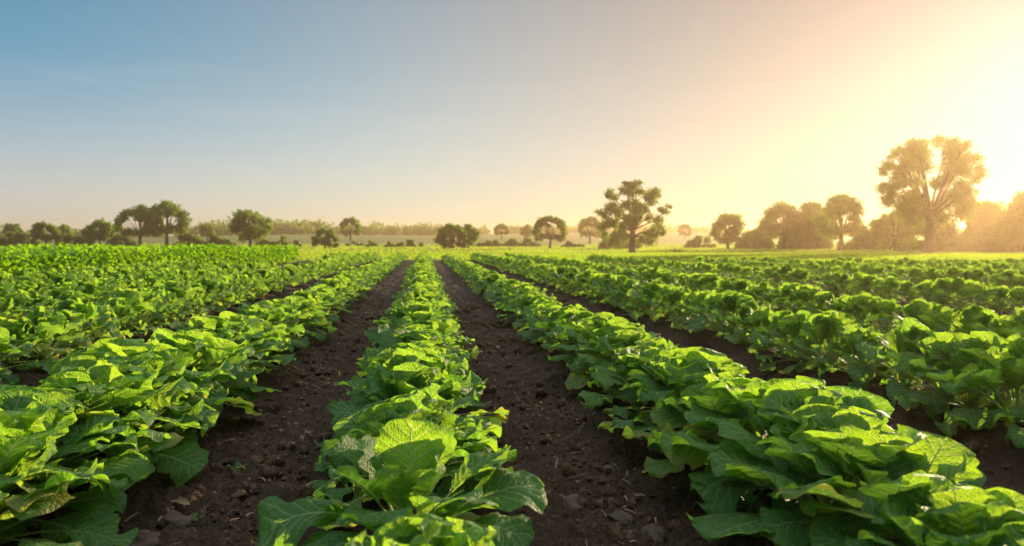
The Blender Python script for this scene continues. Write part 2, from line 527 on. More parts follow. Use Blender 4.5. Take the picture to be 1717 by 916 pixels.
# the two plants closest to the lens, leaf by leaf
rgh = np.random.default_rng(4)
HERO_MID = [L_(176, 44, 92, .235, .17, .05, -.25, .5, .35, 'o', .98, .020), L_(88, 84, 8, .195, .16, .9, .05, .35, 0, 'm', 1.06), L_(-112, 62, 70, .20, .14, .3, .1, .3, .1, 'm', .95),
            L_(-62, 64, 58, .20, .14, .7, -.2, .5, .1, 'm', .95), L_(4, 46, 62, .26, .16, .5, .3, .3, .2, 'o', .9), L_(28, 58, 50, .22, .17, .6, -.3, .3, .1), L_(140, 66, 40, .20, .16, .4, .3, .5),
            L_(-150, 40, 80, .22, .13, .1, .2, .2, .3, 'o'), L_(-22, 42, 80, .22, .14, .4, .2, .2, .3, 'o'), L_(200, 70, 45, .18, .15, .6, .2, .6), L_(60, 74, 30, .19, .16, .7, -.3, .5), L_(118, 72, 35, .19, .15, .5, .3, .5),
            L_(-90, 80, 20, .14, .12, .9, .2, .9, 0, 'h'), L_(20, 80, 20, .14, .14, .9, -.4, .8, 0, 'h'), L_(150, 82, 20, .14, .13, .9, .4, .9, 0, 'h'), L_(240, 78, 25, .15, .12, .9, .4, .9, 0, 'h'), L_(-45, 76, 25, .15, .12, .9, .4, .9, 0, 'h')]
HERO_RIGHT = [L_(35, 62, 22, .24, .16, .7, .35, .25, .05, 'm', 1.0), L_(95, 80, 12, .20, .16, .9, -.1, .35, 0, 'm', 1.05), L_(196, 62, 72, .26, .17, .1, .4, .3, .15, 'o', .95), L_(150, 66, 40, .22, .17, .4, .1, .5),
              L_(-130, 46, 75, .24, .15, .1, .2, .2, .3, 'o'), L_(-85, 62, 60, .21, .14, .5, -.1, .4, .1), L_(-35, 50, 70, .24, .15, .4, .2, .2, .2, 'o'), L_(165, 40, 75, .22, .15, .05, -.2, .2, .3, 'o'), L_(5, 48, 70, .23, .15, .3, .3, .3, .2, 'o'),
              L_(230, 72, 35, .19, .16, .6, .3, .6), L_(-10, 74, 30, .19, .16, .8, -.3, .6), L_(70, 72, 30, .19, .15, .6, .3, .5), L_(120, 72, 30, .19, .15, .6, .3, .5),
              L_(-100, 80, 20, .15, .13, .9, .2, .9, 0, 'h'), L_(40, 80, 20, .15, .14, .9, -.4, .8, 0, 'h'), L_(170, 80, 20, .15, .14, .9, .4, .9, 0, 'h'), L_(250, 78, 20, .15, .12, .9, .4, .9, 0, 'h')]
for q_ in HERO_RIGHT: q_['L'] *= .70; q_['pet'] *= .95
for q_ in HERO_MID[1:]: q_['L'] *= .88
HEROES = []
LOWER = [L_(a, e, 55, .19, .09, .1, r, .1, .2, 'o') for a, e, r in ((-90, 58, .1), (-30, 60, -.2), (-160, 58, .2), (-95, 20, .1), (-50, 26, -.3), (-140, 28, .3), (-5, 22, .2), (185, 20, -.2), (-75, 40, .2), (-118, 42, -.2), (60, 25, 0), (120, 25, 0))]
for sp in (HERO_MID + LOWER, HERO_RIGHT + LOWER):
    o_, h_, s_ = build_rosette(rgh, sp, 40, 16)
    HEROES.append((o_.mesh('outer_leaves', M_LEAF), h_.mesh('heart_leaves', M_LEAF), s_.mesh('leaf_stalks', M_STALK)))

# low-detail rosettes for the mass of plants further back
LOW = []
for i in range(8):
    sp = plant_spec(rg0, 1.0, .70, 1.3)
    o_, h_, s_ = build_rosette(rg0, sp, 6, 4, .0)
    a = Acc()
    for part in (o_, h_):
        v, q, t_, uv, inf = part.arrays(); a.add(v, q, None, uv, inf)
    LOW.append(a.arrays())

# ------------------------------------------------------------------ the crop rows
rgp = np.random.default_rng(5)
plants = []
for k in range(-8, 22):
    x0 = k * ROW - (.07 if k == 1 else -.07 if k == -1 else 0)
    y = -1.0 + rgp.uniform(0, STEP)
    n = 0
    while y < field_end(x0):
        x = x0 + rgp.normal(0, .03); yy = y + rgp.normal(0, .03)
        px, py, d = to_px(x, yy, .15)
        size = rgp.uniform(.86, 1.12) * (.72 if rgp.random() < .06 else 1)
        rot = rgp.uniform(0, 6.283)
        tl = (rgp.normal(0, .06), rgp.normal(0, .06))
        if d > .9 and abs(px - 858.5) < 858.5 + 420 * min(1, 3 / d) + 60:
            hero = (k == 0 and 1.52 < yy < 1.98) or (k == 1 and 1.54 < yy < 1.71)
            if not hero and rgp.random() > .015 and x > block_edge(yy) + 1.2 and not (k in (-3, -4) and 19 < yy < 28.5) and not (k in (4, 6, 9) and yy > 2.5):
                plants.append(dict(k=k, x=x, y=yy, d=d, px=px, py=py, s=size, rot=rot, tl=tl, var=int(rgp.integers(0, 1000))))
        elif d > .3 and abs(px - 858.5) < 2400 and d < 5:
            plants.append(dict(k=k, x=x, y=yy, d=d, px=px, py=py, s=size, rot=rot, tl=tl, var=int(rgp.integers(0, 1000)), out=True))
        y += (STEP if abs(k) < 2 and y > 6 else .225 if abs(k) == 1 and y < 3.2 else .29) * (1.0 + rgp.uniform(-.14, .14))


for k, hx, hy, hv in ((0, 0.0, 1.76, 0), (1, 1.10, 1.62, 1)):
    px, py, d = to_px(hx, hy, .15)
    plants.append(dict(k=k, x=hx, y=hy, d=d, px=px, py=py, s=1.0, rot=0.0, tl=(0, 0), var=0, hero=hv))


def shape(p):
    """(spread, height) of a plant: the flanking rows are broad, the outer rows stand narrower and steeper"""
    if 'hero' in p: return (.90, .90) if p['hero'] == 0 else (1.08, .95)
    k = p['k']
    if k == 0: return 1.0, .86
    if abs(k) == 1:
        near = 1 - min(1, max(0, (p['d'] - 3.0) / 3.0))
        return (.98 + .16 * near, .76 + .12 * near) if k == 1 else (1.0 + .18 * near, .84 + .16 * near)
    return .87, .98


def bed_z(x, y): return float(ground_base(x, y)) + float(furrow(x))


def visible(p):
    r = .22 * FPX / p['d']
    return -r < p['px'] < 1717 + r and (H - .35) * FPX / p['d'] + 408 < 905


vis = sorted([p for p in plants if visible(p)], key=lambda p: p['d'])
single = vis[:300]
ids = {id(p) for p in single}
rest = [p for p in plants if id(p) not in ids]

ROWNAME = {0: 'the middle row between the two bare furrows'}


def row_phrase(k):
    words = {1: 'first', 2: 'second', 3: 'third', 4: 'fourth', 5: 'fifth', 6: 'sixth', 7: 'seventh', 8: 'eighth', 9: 'ninth', 10: 'tenth', 11: 'eleventh', 12: 'twelfth'}
    if k == 0: return 'middle row between the two furrows'
    if k > 0: k = k - sum(g < k for g in (4, 6, 9))          # rows that stop short are not counted
    if k > 0: return f'{words.get(k, "far")} row to the right of the middle row'
    return f'{words.get(-k, "far")} row to the left of the middle row'


ORD = ['front', 'second', 'third', 'fourth', 'fifth', 'sixth', 'seventh', 'eighth', 'ninth', 'tenth', 'eleventh', 'twelfth']
byrow = {}
for p in single: byrow.setdefault(p['k'], []).append(p)
for k, ps in byrow.items():
    ps.sort(key=lambda p: p['d'])
    for i, p in enumerate(ps):
        if i < 12:
            w = f'{ORD[i]} leafy green plant' if i == 0 else f'{ORD[i]} leafy green plant from the front'
            p['label'] = f'{w}, {row_phrase(k)}'
        else:
            p['label'] = f'small leafy green plant further along the {row_phrase(k)}'

for p in single:
    e = bpy.data.objects.new('leafy_plant', None); COL.objects.link(e)
    e.empty_display_size = .1
    e.location = (p['x'], p['y'], bed_z(p['x'], p['y']) - .01)
    e.rotation_euler = (p['tl'][0], p['tl'][1], p['rot'])
    sxy, sz = shape(p)
    e.scale = (p['s'] * sxy, p['s'] * sxy, p['s'] * sz)
    tag(e, p['label'], 'plant', 'leafy green plants growing in rows')
    vm = HEROES[p['hero']] if 'hero' in p else (VARIANTS[p['var'] % len(VARIANTS)] if p['d'] < 4.2 else FARVAR[p['var'] % len(FARVAR)])
    for nm, me in zip(('outer_leaves', 'heart_leaves', 'leaf_stalks'), vm):
        link(nm, me, e)

acc = Acc()
for p in rest:
    v, q, t_, uv, inf = LOW[p['var'] % len(LOW)]
    c, s = math.cos(p['rot']), math.sin(p['rot'])
    vv = np.stack([v[:, 0] * c - v[:, 1] * s, v[:, 0] * s + v[:, 1] * c, v[:, 2]], 1) * p['s'] * np.array([shape(p)[0], shape(p)[0], shape(p)[1]])
    vv += np.array([p['x'], p['y'], bed_z(p['x'], p['y']) - .01])
    i2 = inf.copy(); i2[:, 0] = (i2[:, 0] + p['var'] * .013) % 1.0; i2[:, 1] = np.clip(i2[:, 1] + .12, 0, 1)  # backlit glow put into the leaf colour: far plants tinted yellower
    acc.add(vv, q, None, uv, i2)
o = link('crop_rows', acc.mesh('crop_rows', M_LEAF))
tag(o, 'mass of leafy green crop plants in long rows towards the horizon', 'crop', kind='stuff')


# ------------------------------------------------------------------ soil crumbs, stones, straw
def ico(sub):
    import bmesh
    bm = bmesh.new(); bmesh.ops.create_icosphere(bm, subdivisions=sub, radius=1)
    v = np.array([x.co[:] for x in bm.verts]); f = np.array([[x.index for x in fc.verts] for fc in bm.faces]); bm.free()
    return v, f


IV, IF = ico(2)
IV3, IF3 = ico(3)


def lump(rg, r, v0, rough=.35):
    off = rg.uniform(-50, 50, 3)
    out = np.empty_like(v0)
    for i, p in enumerate(v0):
        n = mnoise.fractal((p[0] * 1.1 + off[0], p[1] * 1.1 + off[1], p[2] * 1.1 + off[2]), .9, 2.0, 3)
        out[i] = p * (1 + rough * n)
    return out * r * rg.uniform(.65, 1.25, 3)


rgs = np.random.default_rng(3)
lumps = [lump(rgs, 1.0, IV, .95) for _ in range(40)]
acc = Acc()
for i in range(20000):
    d = 1.3 * (11 / 1.3) ** rgs.random()
    k = rgs.integers(-3, 4)
    fx = (k + .5) * ROW + rgs.normal(0, .21)
    l = None
    # y on that furrow such that the depth is d
    y = (d - (fx - CAMX) * sy_) / cy_
    if y < .8: continue
    px, py, dd = to_px(fx, y, 0)
    if not -80 < px < 1800: continue
    r = .003 + .008 * rgs.random() ** 3 + (.016 if rgs.random() < .05 else 0)
    r *= min(1.6, .8 + d * .08)
    v = lumps[rgs.integers(0, 40)] * r
    a = rgs.uniform(0, 6.28); c, s = math.cos(a), math.sin(a)
    v = np.stack([v[:, 0] * c - v[:, 1] * s, v[:, 0] * s + v[:, 1] * c, v[:, 2]], 1)
    acc.add(v + [fx, y, float(ground_base(fx, y) + furrow(fx)) + r * .35], None, IF)
tag(link('soil_clods', acc.mesh('soil_clods', M_CLOD, smooth=False)), 'dark crumbs and clods of earth lying in the furrows', 'soil', kind='stuff')

acc = Acc()
for i in range(900):
    d = 1.4 * (9 / 1.4) ** rgs.random()
    k = rgs.integers(-2, 3)
    fx = (k + .5) * ROW + rgs.normal(0, .2); y = (d - (fx - CAMX) * sy_) / cy_
    if y < .8: continue
    a = rgs.uniform(0, 6.28); ln = rgs.uniform(.008, .032); wd = rgs.uniform(.001, .003)
    u = np.array([math.cos(a), math.sin(a), rgs.normal(0, .25)]) * ln; n = np.array([-math.sin(a), math.cos(a), .4]) * wd
    c = np.array([fx, y, float(ground_base(fx, y) + furrow(fx)) + .012])
    acc.add(np.array([c - u - n, c - u + n, c + n * .8 + [0, 0, .003], c - n * .8 + [0, 0, .003], c + u + n * .5, c + u - n * .5]), [[0, 1, 2, 3], [3, 2, 4, 5]],
            None, None, np.tile([rgs.random(), 0, 0, 1], (6, 1)))
tag(link('straw_bits', acc.mesh('straw_bits', M_STRAW)), 'pale bits of dry straw scattered over the furrow soil', 'straw', kind='stuff')


def px_ground(px, py):
    """ground point under a pixel of the near field"""
    d = FPX * (H - .02) / (py - 408)
    return from_px(px, d)


STONES = [(962, 832, .042, 'flat pale brown stone on the soil of the right furrow, near the middle row'),
          (1022, 771, .026, 'small rounded earth stone at the edge of the row right of the right furrow'),
          (291, 861, .045, 'rounded brown stone at the front of the left furrow, beside a dry leaf'),
          (232, 893, .050, 'large rough brown stone in the bottom left of the left furrow'),
          (1098, 880, .045, 'dark rough stone at the front of the right furrow under the leaves'),
          (1045, 850, .034, 'rough brown stone in the right furrow, below the large leaves'),
          (985, 740, .020, 'little brown stone on the far side of the right furrow'),
          (512, 640, .024, 'small brown stone in the left furrow, further back')]
for px, py, r, lb in STONES:
    x, y = px_ground(px, py)
    me = Acc(); v = lump(rgs, r, IV3, .55); v[:, 2] *= .6
    me.add(v, None, IF3)
    o = link('stone', me.mesh('stone', M_STONE)); o.location = (x, y, bed_z(x, y) + r * .18)
    tag(o, lb, 'stone', 'stones lying in the furrows')

SEEDLINGS = [(395, 772, .05, 'tiny green seedling in the left furrow beside the leafy row'),
                (318, 858, .045, 'tiny green seedling beside the rounded stone in the left furrow'),
             (930, 700, .04, 'tiny green seedling in the right furrow by the middle row')]
for px, py, r, lb in SEEDLINGS:
    x, y = px_ground(px, py)
    a, st = Acc(), Acc()
    for i in range(4):
        v, q, uv, inf, rib, rad = leaf(rgs, i * 1.6 + rgs.uniform(0, .5), R(50), R(40), r * .5, r * .32, r * .35, 8, 6, 0, .2, .001, .6, z0=0, r0=0)
        a.add(v, q, None, uv, inf); tube(st, rib, rad * 1.2, 5)
    e = bpy.data.objects.new('seedling', None); COL.objects.link(e); e.location = (x, y, bed_z(x, y) + .006)
    tag(e, lb, 'seedling', 'tiny seedlings in the furrows')
    link('leaves', a.mesh('leaves', M_LEAF), e); link('stem', st.mesh('stem', M_STALK), e)

x, y = px_ground(288, 832)
a = Acc()
v, q, uv, inf, rib, rad = leaf(rgs, R(-25), R(10), R(25), .075, .022, .012, 10, 6, .3, 1.1, .002, 1, z0=0, r0=0)
a.add(v, q, None, uv, inf)
o = link('dry_leaf', a.mesh('dry_leaf', M_STRAW)); o.location = (x - .03, y, bed_z(x, y) + .02)
tag(o, 'curled ochre dry leaf on the soil beside the front of the left furrow', 'leaf')


# ------------------------------------------------------------------ trees and bushes
def cards(acc, c, rad, n, size, rg, shell=.55):
    """leaf-spray faces filling an ellipsoid, gathered into small tufts"""
    nt = max(4, n // 6)
    u = rg.normal(size=(nt, 3)); u /= np.linalg.norm(u, axis=1, keepdims=True)
    rr = rg.random(nt) ** shell
    tc = u * rr[:, None]
    idx = rg.integers(0, nt, n)
    p = tc[idx] + rg.normal(size=(n, 3)) * .19
    p = p * np.asarray(rad) + np.asarray(c)
    a = rg.normal(size=(n, 3)); a /= np.linalg.norm(a, axis=1, keepdims=True)
    b = np.cross(a, rg.normal(size=(n, 3))); b /= np.linalg.norm(b, axis=1, keepdims=True) + 1e-9
    sz = size * rg.uniform(.6, 1.3, n)[:, None]
    a = a * sz; b = b * sz * .62
    m = np.cross(a, b); m /= np.linalg.norm(m, axis=1, keepdims=True) + 1e-9
    v = np.stack([p - a, p + b + m * sz * .15, p + a, p - b + m * sz * .15], 1).reshape(-1, 3)
    q = np.arange(n * 4).reshape(-1, 4)
    inf = np.zeros((n * 4, 4)); inf[:, 3] = 1
    inf[:, 0] = np.repeat(np.clip(rg.random(nt)[idx] * .7 + rg.random(n) * .3, 0, 1), 4)
    acc.add(v, q, None, None, inf)


def curve_pts(p0, p1, p2, n):
    t = np.linspace(0, 1, n)[:, None]
    return np.asarray(p0) * (1 - t) ** 2 + 2 * np.asarray(p1) * t * (1 - t) + np.asarray(p2) * t * t


def make_tree(name, label, px, d, hpx, wpx, lobes, seed, cat='tree', group=None, density=1.0, trunk=.045, fork=.34, mat=None, card=None, base_dz=0.0, limb_to=True):
    """lobes: (x, z, r) in shares of the height, x from the trunk; depth is drawn at random"""
    rg = np.random.default_rng(seed)
    x, y = from_px(px, d)
    z = float(ground_base(x, y)) + base_dz
    Hh = hpx / FPX * d
    e = bpy.data.objects.new(name, None); COL.objects.link(e); e.location = (x, y, z)
    e.rotation_euler = (0, 0, -YAW)
    tag(e, label, cat, group)
    tr, cr = Acc(), Acc()
    has_trunk = trunk > 0
    if has_trunk:
        r0 = trunk * Hh
        lean = rg.normal(0, .02, 2) * Hh
        top = np.array([lean[0], lean[1], fork * Hh])
        zz = np.linspace(-.02, 1, 9)
        pts = np.stack([lean[0] * zz ** 2, lean[1] * zz ** 2, zz * fork * Hh], 1)
        rad = r0 * np.interp(zz, [-.02, .06, .2, 1], [1.7, 1.3, 1.0, .85])
        tube(tr, pts, rad, 10)
    cs = card if card else max(.11, .00024 * d * 6)
    for (lx, lz, lr) in lobes:
        ly = rg.uniform(-1, 1) * .30 * math.sqrt(max(0.02, .25 - lx * lx * .8)) * 1.6
        c = np.array([lx, ly, lz]) * Hh
        r = lr * Hh
        r *= 1.3
        n = int(density * 9.0 * (r / cs) ** 2) + 30
        cards(cr, c, (r, r, r * .82), n, cs, rg)
        if has_trunk and limb_to and (len(lobes) < 40 or rg.random() < 22 / len(lobes)):
            mid = top * .55 + c * .45 + np.array([0, 0, .02 * Hh]) + rg.normal(0, .02, 3) * Hh
            b0 = pts[-1] if lz > fork else pts[6]
            cp = curve_pts(b0 - [0, 0, .03 * Hh], mid, c, 8)
            tube(tr, cp, np.linspace(r0 * .34, r0 * .07, 8), 6)
            for _ in range(3):
                u = rg.normal(size=3); u[2] = abs(u[2]) * .7; u /= np.linalg.norm(u)
                tube(tr, np.stack([cp[6], cp[6] * .5 + (c + u * r * .8) * .5 + rg.normal(0, .05, 3) * r, c + u * r * .85]), [r0 * .13, r0 * .09, r0 * .04], 5)
        elif not has_trunk:
            pass
    if not has_trunk:
        for _ in range(5):
            lx, lz, lr = lobes[rg.integers(0, len(lobes))]
            tube(tr, curve_pts([lx * Hh * .4, 0, -.05], [lx * Hh * .6, 0, lz * Hh * .5], [lx * Hh, rg.normal(0, .1) * Hh, lz * Hh], 6), np.linspace(.035, .012, 6) * Hh * .8, 6)
    link('trunk' if has_trunk else 'stems', tr.mesh('trunk', M_BARK), e)
    link('crown' if has_trunk else 'foliage', cr.mesh('crown', mat or M_TREE, smooth=False), e)
    return e


def lobes_round(rg, wr, n=15, z0=.30, skirt=True):
    """wr = half width over height"""
    L = []
    for i in range(n):
        a = math.pi * (i + .5) / n + rg.normal(0, .08)
        rr = rg.uniform(.72, 1.0)
        L.append((wr * .80 * math.cos(a) * rr, z0 + .12 + (.86 - z0 - .10) * math.sin(a) * rr, rg.uniform(.085, .135)))
    for i in range(n // 2):
        L.append((rg.uniform(-.6, .6) * wr, rg.uniform(z0 + .08, .72), rg.uniform(.09, .14)))
    if skirt:
        for i in range(6):
            L.append((rg.uniform(-.75, .75) * wr, rg.uniform(z0 - .06, z0 + .12), rg.uniform(.09, .13)))
    return L


def lobes_umbrella(rg, wr):
    L = []
    for i in range(11):
        a = math.pi * (i + .5) / 11
        L.append((wr * .84 * math.cos(a), .52 + .36 * math.sin(a) + rg.normal(0, .015), rg.uniform(.085, .12)))
    for i in range(6):
        L.append((rg.uniform(-.6, .6) * wr, rg.uniform(.66, .82), rg.uniform(.06, .085)))
    for s in (-1, 1):
        L.append((s * wr * .72, .36 + rg.uniform(-.03, .05), .115)); L.append((s * wr * .42, .33 + rg.uniform(-.03, .05), .10))
        L.append((s * wr * .9, .46, .09))
    return L


def lobes_bush(rg, wr, n=14):
    L = []
    for i in range(n):
        xx = rg.uniform(-1, 1)
        top = math.sqrt(max(0.05, 1 - xx * xx))
        L.append((xx * wr * .82, rg.uniform(.12, .80) * top, rg.uniform(.18, .24)))
    for i in range(7):
        xx = -1 + 2 * i / 6
        L.append((xx * wr * .85, .16, .17))
    return L


T = 'tree'
# the big spreading oak in the middle distance, lobes measured from its outline (shares of its height)
OAK = [(-.03, .93, .060), (.07, .96, .05), (-.12, .95, .045), (-.14, .86, .07), (.02, .84, .075), (.13, .87, .06), (-.34, .84, .06), (-.40, .78, .045),
       (-.26, .79, .06), (.30, .84, .065), (.38, .80, .05), (.22, .78, .07), (.28, .72, .07), (.42, .60, .045), (.50, .57, .05), (.53, .64, .04), (-.50, .57, .05), (-.44, .52, .05),
       (-.34, .60, .075), (-.28, .67, .06), (-.20, .56, .08), (-.10, .66, .07), (.04, .70, .08), (.14, .66, .06), (-.38, .42, .08), (-.46, .36, .055), (-.42, .26, .06),
       (-.26, .42, .08), (-.16, .36, .075), (-.10, .48, .07), (-.02, .44, .07), (.02, .57, .08), (.10, .50, .05), (.28, .50, .06), (.36, .45, .065), (.42, .36, .07), (.46, .29, .055), (.20, .60, .05),
       (.26, .26, .09), (.18, .20, .08), (-.22, .24, .09), (-.14, .18, .07), (-.28, .16, .07), (.30, .16, .07)]
make_tree('oak_tree', 'big dark spreading oak with gaps in its crown, alone at the field edge', 1060, 104, 121, 125, [(a * .90, b, c) for a, b, c in OAK], 1, T, None, 1.1, .042, .34, card=.14)
# the tall hazy oak by the sun
OAK2 = [(-.02, .95, .055), (.08, .96, .05), (.16, .94, .05), (-.14, .93, .055), (-.20, .90, .05), (.22, .88, .055), (.05, .87, .075), (-.07, .86, .07), (.14, .84, .07),
        (-.28, .80, .05), (-.36, .76, .05), (-.32, .72, .045), (-.22, .77, .06), (-.12, .74, .06), (.02, .76, .07), (.13, .74, .07), (.26, .78, .065), (.33, .74, .05), (.24, .68, .06),
        (.38, .66, .045), (.42, .62, .035), (-.42, .58, .045), (-.36, .56, .045), (-.26, .60, .05), (-.16, .62, .05), (-.06, .64, .05), (.05, .60, .05), (.16, .60, .05), (.30, .58, .05),
        (-.24, .50, .05), (-.14, .50, .06), (-.32, .42, .05), (-.22, .42, .06), (-.10, .44, .06), (.02, .48, .05), (.12, .50, .05), (.22, .50, .06), (.32, .50, .055), (.38, .44, .05), (.28, .42, .06), (.16, .42, .06), (.04, .40, .06),
        (-.33, .50, .06), (.34, .53, .06), (-.37, .45, .055), (.36, .47, .055), (-.22, .36, .07), (.24, .38, .07), (-.22, .68, .06), (.24, .66, .06), (-.28, .34, .06), (-.16, .32, .07), (.18, .32, .07), (.30, .34, .06), (-.06, .30, .06), (.08, .30, .06)]
ro = np.random.default_rng(61)
for _ in range(22):
    a_, r_ = ro.uniform(-.3, 3.45), ro.uniform(.5, 1.0) ** .6
    OAK2.append((.40 * r_ * math.cos(a_), .62 + (.32 if math.sin(a_) > 0 else .2) * r_ * math.sin(a_), ro.uniform(.026, .042)))
make_tree('oak_tree', 'tallest oak standing in golden haze beside the low sun', 1557, 97, 196, 165, [(a * .86, b, c * 1.0) for a, b, c in OAK2], 2, T, None, 1.0, .036, .33, card=.14)

rt = np.random.default_rng(21)
GT = 'trees around the fields'
TREES = [
    # px, d, h, w, type, label
    (22, 260, 32, 26, 'r', 'small round tree poking above the hedge at the far left edge'),
    (78, 188, 43, 56, 'r', 'round bushy tree between hedge mounds, second big crown from the far left'),
    (108, 262, 30, 26, 'r', 'small faded tree behind the round bushy tree at the far left'),
    (168, 186, 48, 54, 'r', 'dark dense tree just left of the pair of umbrella trees'),
    (235, 182, 70, 70, 'u', 'broad umbrella tree, left one of the touching pair'),
    (280, 185, 77, 60, 'u', 'taller umbrella tree, right one of the touching pair'),
    (348, 290, 28, 26, 'r', 'small faded round tree behind bushes between umbrella pair and lone tree'),
    (420, 165, 67, 76, 'o', 'lone round-crowned tree with visible trunk, right of the umbrella pair'),
    (545, 158, 36, 54, 'b', 'short round dark tree squatting on the field edge beside the distant rows'),
    (588, 265, 40, 32, 'u', 'pale slim umbrella tree behind the short round dark tree'),
    (758, 152, 45, 62, 'b', 'wide dense dark tree where the crop rows meet the horizon'),
    (786, 155, 42, 40, 'r', 'smaller rounded tree touching the right side of the wide dense tree at the rows end'),
    (841, 300, 26, 22, 'u', 'tiny faded umbrella tree between wide dense tree and medium tree'),
    (884, 300, 24, 24, 'r', 'tiny faded round tree close behind the hedge beside the medium tree'),
    (922, 152, 57, 54, 'u', 'medium fan-shaped tree left of the big spreading oak'),
    (989, 235, 46, 34, 'u', 'pale faded tree half behind the big spreading oak'),
    (1148, 300, 26, 20, 'u', 'tiny faded tree on the skyline right of the big oak'),
    (1220, 142, 64, 60, 'o', 'round hazy brown tree, first of the row of trees towards the sun'),
    (1312, 140, 84, 70, 'o', 'hazy tree with ragged top, second tall crown of the row towards the sun'),
    (1368, 142, 82, 64, 'r', 'dense hazy tree between the ragged-topped one and the golden umbrella tree'),
    (1410, 124, 98, 66, 'u', 'golden umbrella-shaped tree left of the tallest oak'),
    (1500, 128, 74, 84, 'b', 'dense golden tree mass directly left of the tallest oak trunk'),
    (1655, 120, 88, 90, 'r', 'hazy golden tree right of the tallest oak'),
    (1718, 108, 108, 110, 'b', 'dense golden tree cut by the right edge of the view'),
]
for i, (px, d, h, w, ty, lb) in enumerate(TREES):
    wr = w / h / 2
    lb_rg = np.random.default_rng(100 + i)
    lob = {'r': lambda: lobes_round(lb_rg, wr, 15, .28), 'o': lambda: lobes_round(lb_rg, wr, 13, .32), 'u': lambda: lobes_umbrella(lb_rg, wr), 'b': lambda: lobes_round(lb_rg, wr, 17, .18)}[ty]()
    make_tree('broadleaf_tree', lb, px, d, h, w, lob, 200 + i, T, GT, 1.5 if ty in 'rb' else 1.2, .04, .30 if ty != 'b' else .16)

BUSHES = [
    (28, 190, 27, 90, 'long low hedge bush under the small tree at the far left edge'),
    (126, 190, 26, 62, 'rounded bush between round bushy tree and dark dense tree'),
    (205, 192, 22, 52, 'low bush under the broad umbrella tree'),
    (318, 190, 26, 48, 'first round bush between the umbrella pair and the lone tree'),
    (366, 188, 25, 60, 'second round bush between the umbrella pair and the lone tree'),
    (446, 180, 18, 40, 'bush in the shade of the lone round-crowned tree'),
    (474, 182, 20, 20, 'upright dark shrub right of the lone round-crowned tree'),
    (497, 182, 14, 12, 'tiny upright shrub between lone tree and short round tree'),
    (600, 200, 9, 46, 'low dark hedge strip at the foot of the pale slim umbrella tree'),
    (623, 185, 12, 18, 'small shrub right of the low hedge strip under the slim tree'),
    (653, 180, 11, 18, 'small round shrub, left of three on the pale slope'),
    (671, 180, 10, 14, 'small round shrub, middle of three on the pale slope'),
    (690, 182, 16, 12, 'small pointed shrub, tallest on the pale slope'),
    (708, 182, 9, 9, 'tiny pointed shrub nearest the rows end on the pale slope'),
    (820, 190, 15, 46, 'dark hedge bush right of the wide dense tree'),
    (856, 190, 14, 36, 'dark hedge bush between two tiny faded trees'),
    (886, 186, 16, 40, 'dark hedge bush left of the medium fan-shaped tree'),
    (961, 175, 13, 42, 'low bush between medium fan-shaped tree and big oak'),
    (1040, 150, 32, 70, 'lighter bush behind the trunk of the big spreading oak'),
    (1128, 112, 8, 40, 'flat grassy bush on the meadow right of the big oak'),
    (1174, 165, 22, 50, 'hazy brown bush left of the first hazy tree'),
    (1265, 150, 40, 60, 'hazy bush filling the gap between first and ragged-topped hazy trees'),
    (1350, 146, 46, 90, 'dense hazy undergrowth bush below the ragged-topped tree'),
    (1450, 138, 42, 90, 'golden bush between umbrella-shaped tree and dense golden mass'),
    (1560, 118, 62, 110, 'dense golden bush behind the trunk of the tallest oak'),
    (1625, 114, 56, 90, 'golden bush between the tallest oak and the right tree'),
    (1690, 112, 70, 110, 'golden bush at the foot of the trees at the right edge'),
]
for i, (px, d, h, w, lb) in enumerate(BUSHES):
    b_rg = np.random.default_rng(400 + i)
    make_tree('bush', lb, px, d, h, w, lobes_bush(b_rg, w / h / 2, 14 if w > 30 else 8), 500 + i, 'bush', 'bushes and hedges beyond the fields', 1.5, 0, .2, M_BUSH, base_dz=-.1)

# distant wooded ridge: one mass
rw = np.random.default_rng(77)
acc = Acc()
for (x0, x1, d, hm, n) in ((-80, 330, 470, 5, 60), (340, 540, 430, 7, 60), (520, 745, 500, 7, 70), (780, 1010, 560, 5, 55), (1000, 1330, 520, 6, 60), (1300, 1800, 480, 6, 50)):
    for i in range(n):
        px = rw.uniform(x0, x1); dd = d * rw.uniform(.95, 1.08)
        x, y = from_px(px, dd); z = float(ground_base(x, y))
        hh = hm * rw.uniform(.6, 1.25)
        cards(acc, (x, y, z + hh * .45), (hh * .75, hh * .75, hh * .55), 110, .95, rw, .5)
tag(link('far_woods', acc.mesh('far_woods', M_BUSH, smooth=False)), 'faded woods along the distant ridge', 'woods', kind='stuff')


# ------------------------------------------------------------------ meadow grass beyond the crop
def blades(n, pts, hgt, wid, rg, lean=.35):
    a = rg.uniform(0, 6.283, n)
    w = np.stack([np.cos(a), np.sin(a), np.zeros(n)], 1) * (wid * rg.uniform(.6, 1.3, n))[:, None]
    h = hgt * rg.uniform(.5, 1.25, n)
    tip = pts + np.stack([rg.normal(0, lean, n) * h, rg.normal(0, lean, n) * h, h], 1)
    mid = pts + (tip - pts) * .55 + np.stack([np.zeros(n), np.zeros(n), .12 * h], 1)
    v = np.stack([pts - w, pts + w, mid + w * .8, mid - w * .8, tip], 1).reshape(-1, 3)
    k = np.arange(n)[:, None] * 5
    return v, k + np.array([[0, 1, 2, 3]]), k + np.array([[3, 2, 4]])


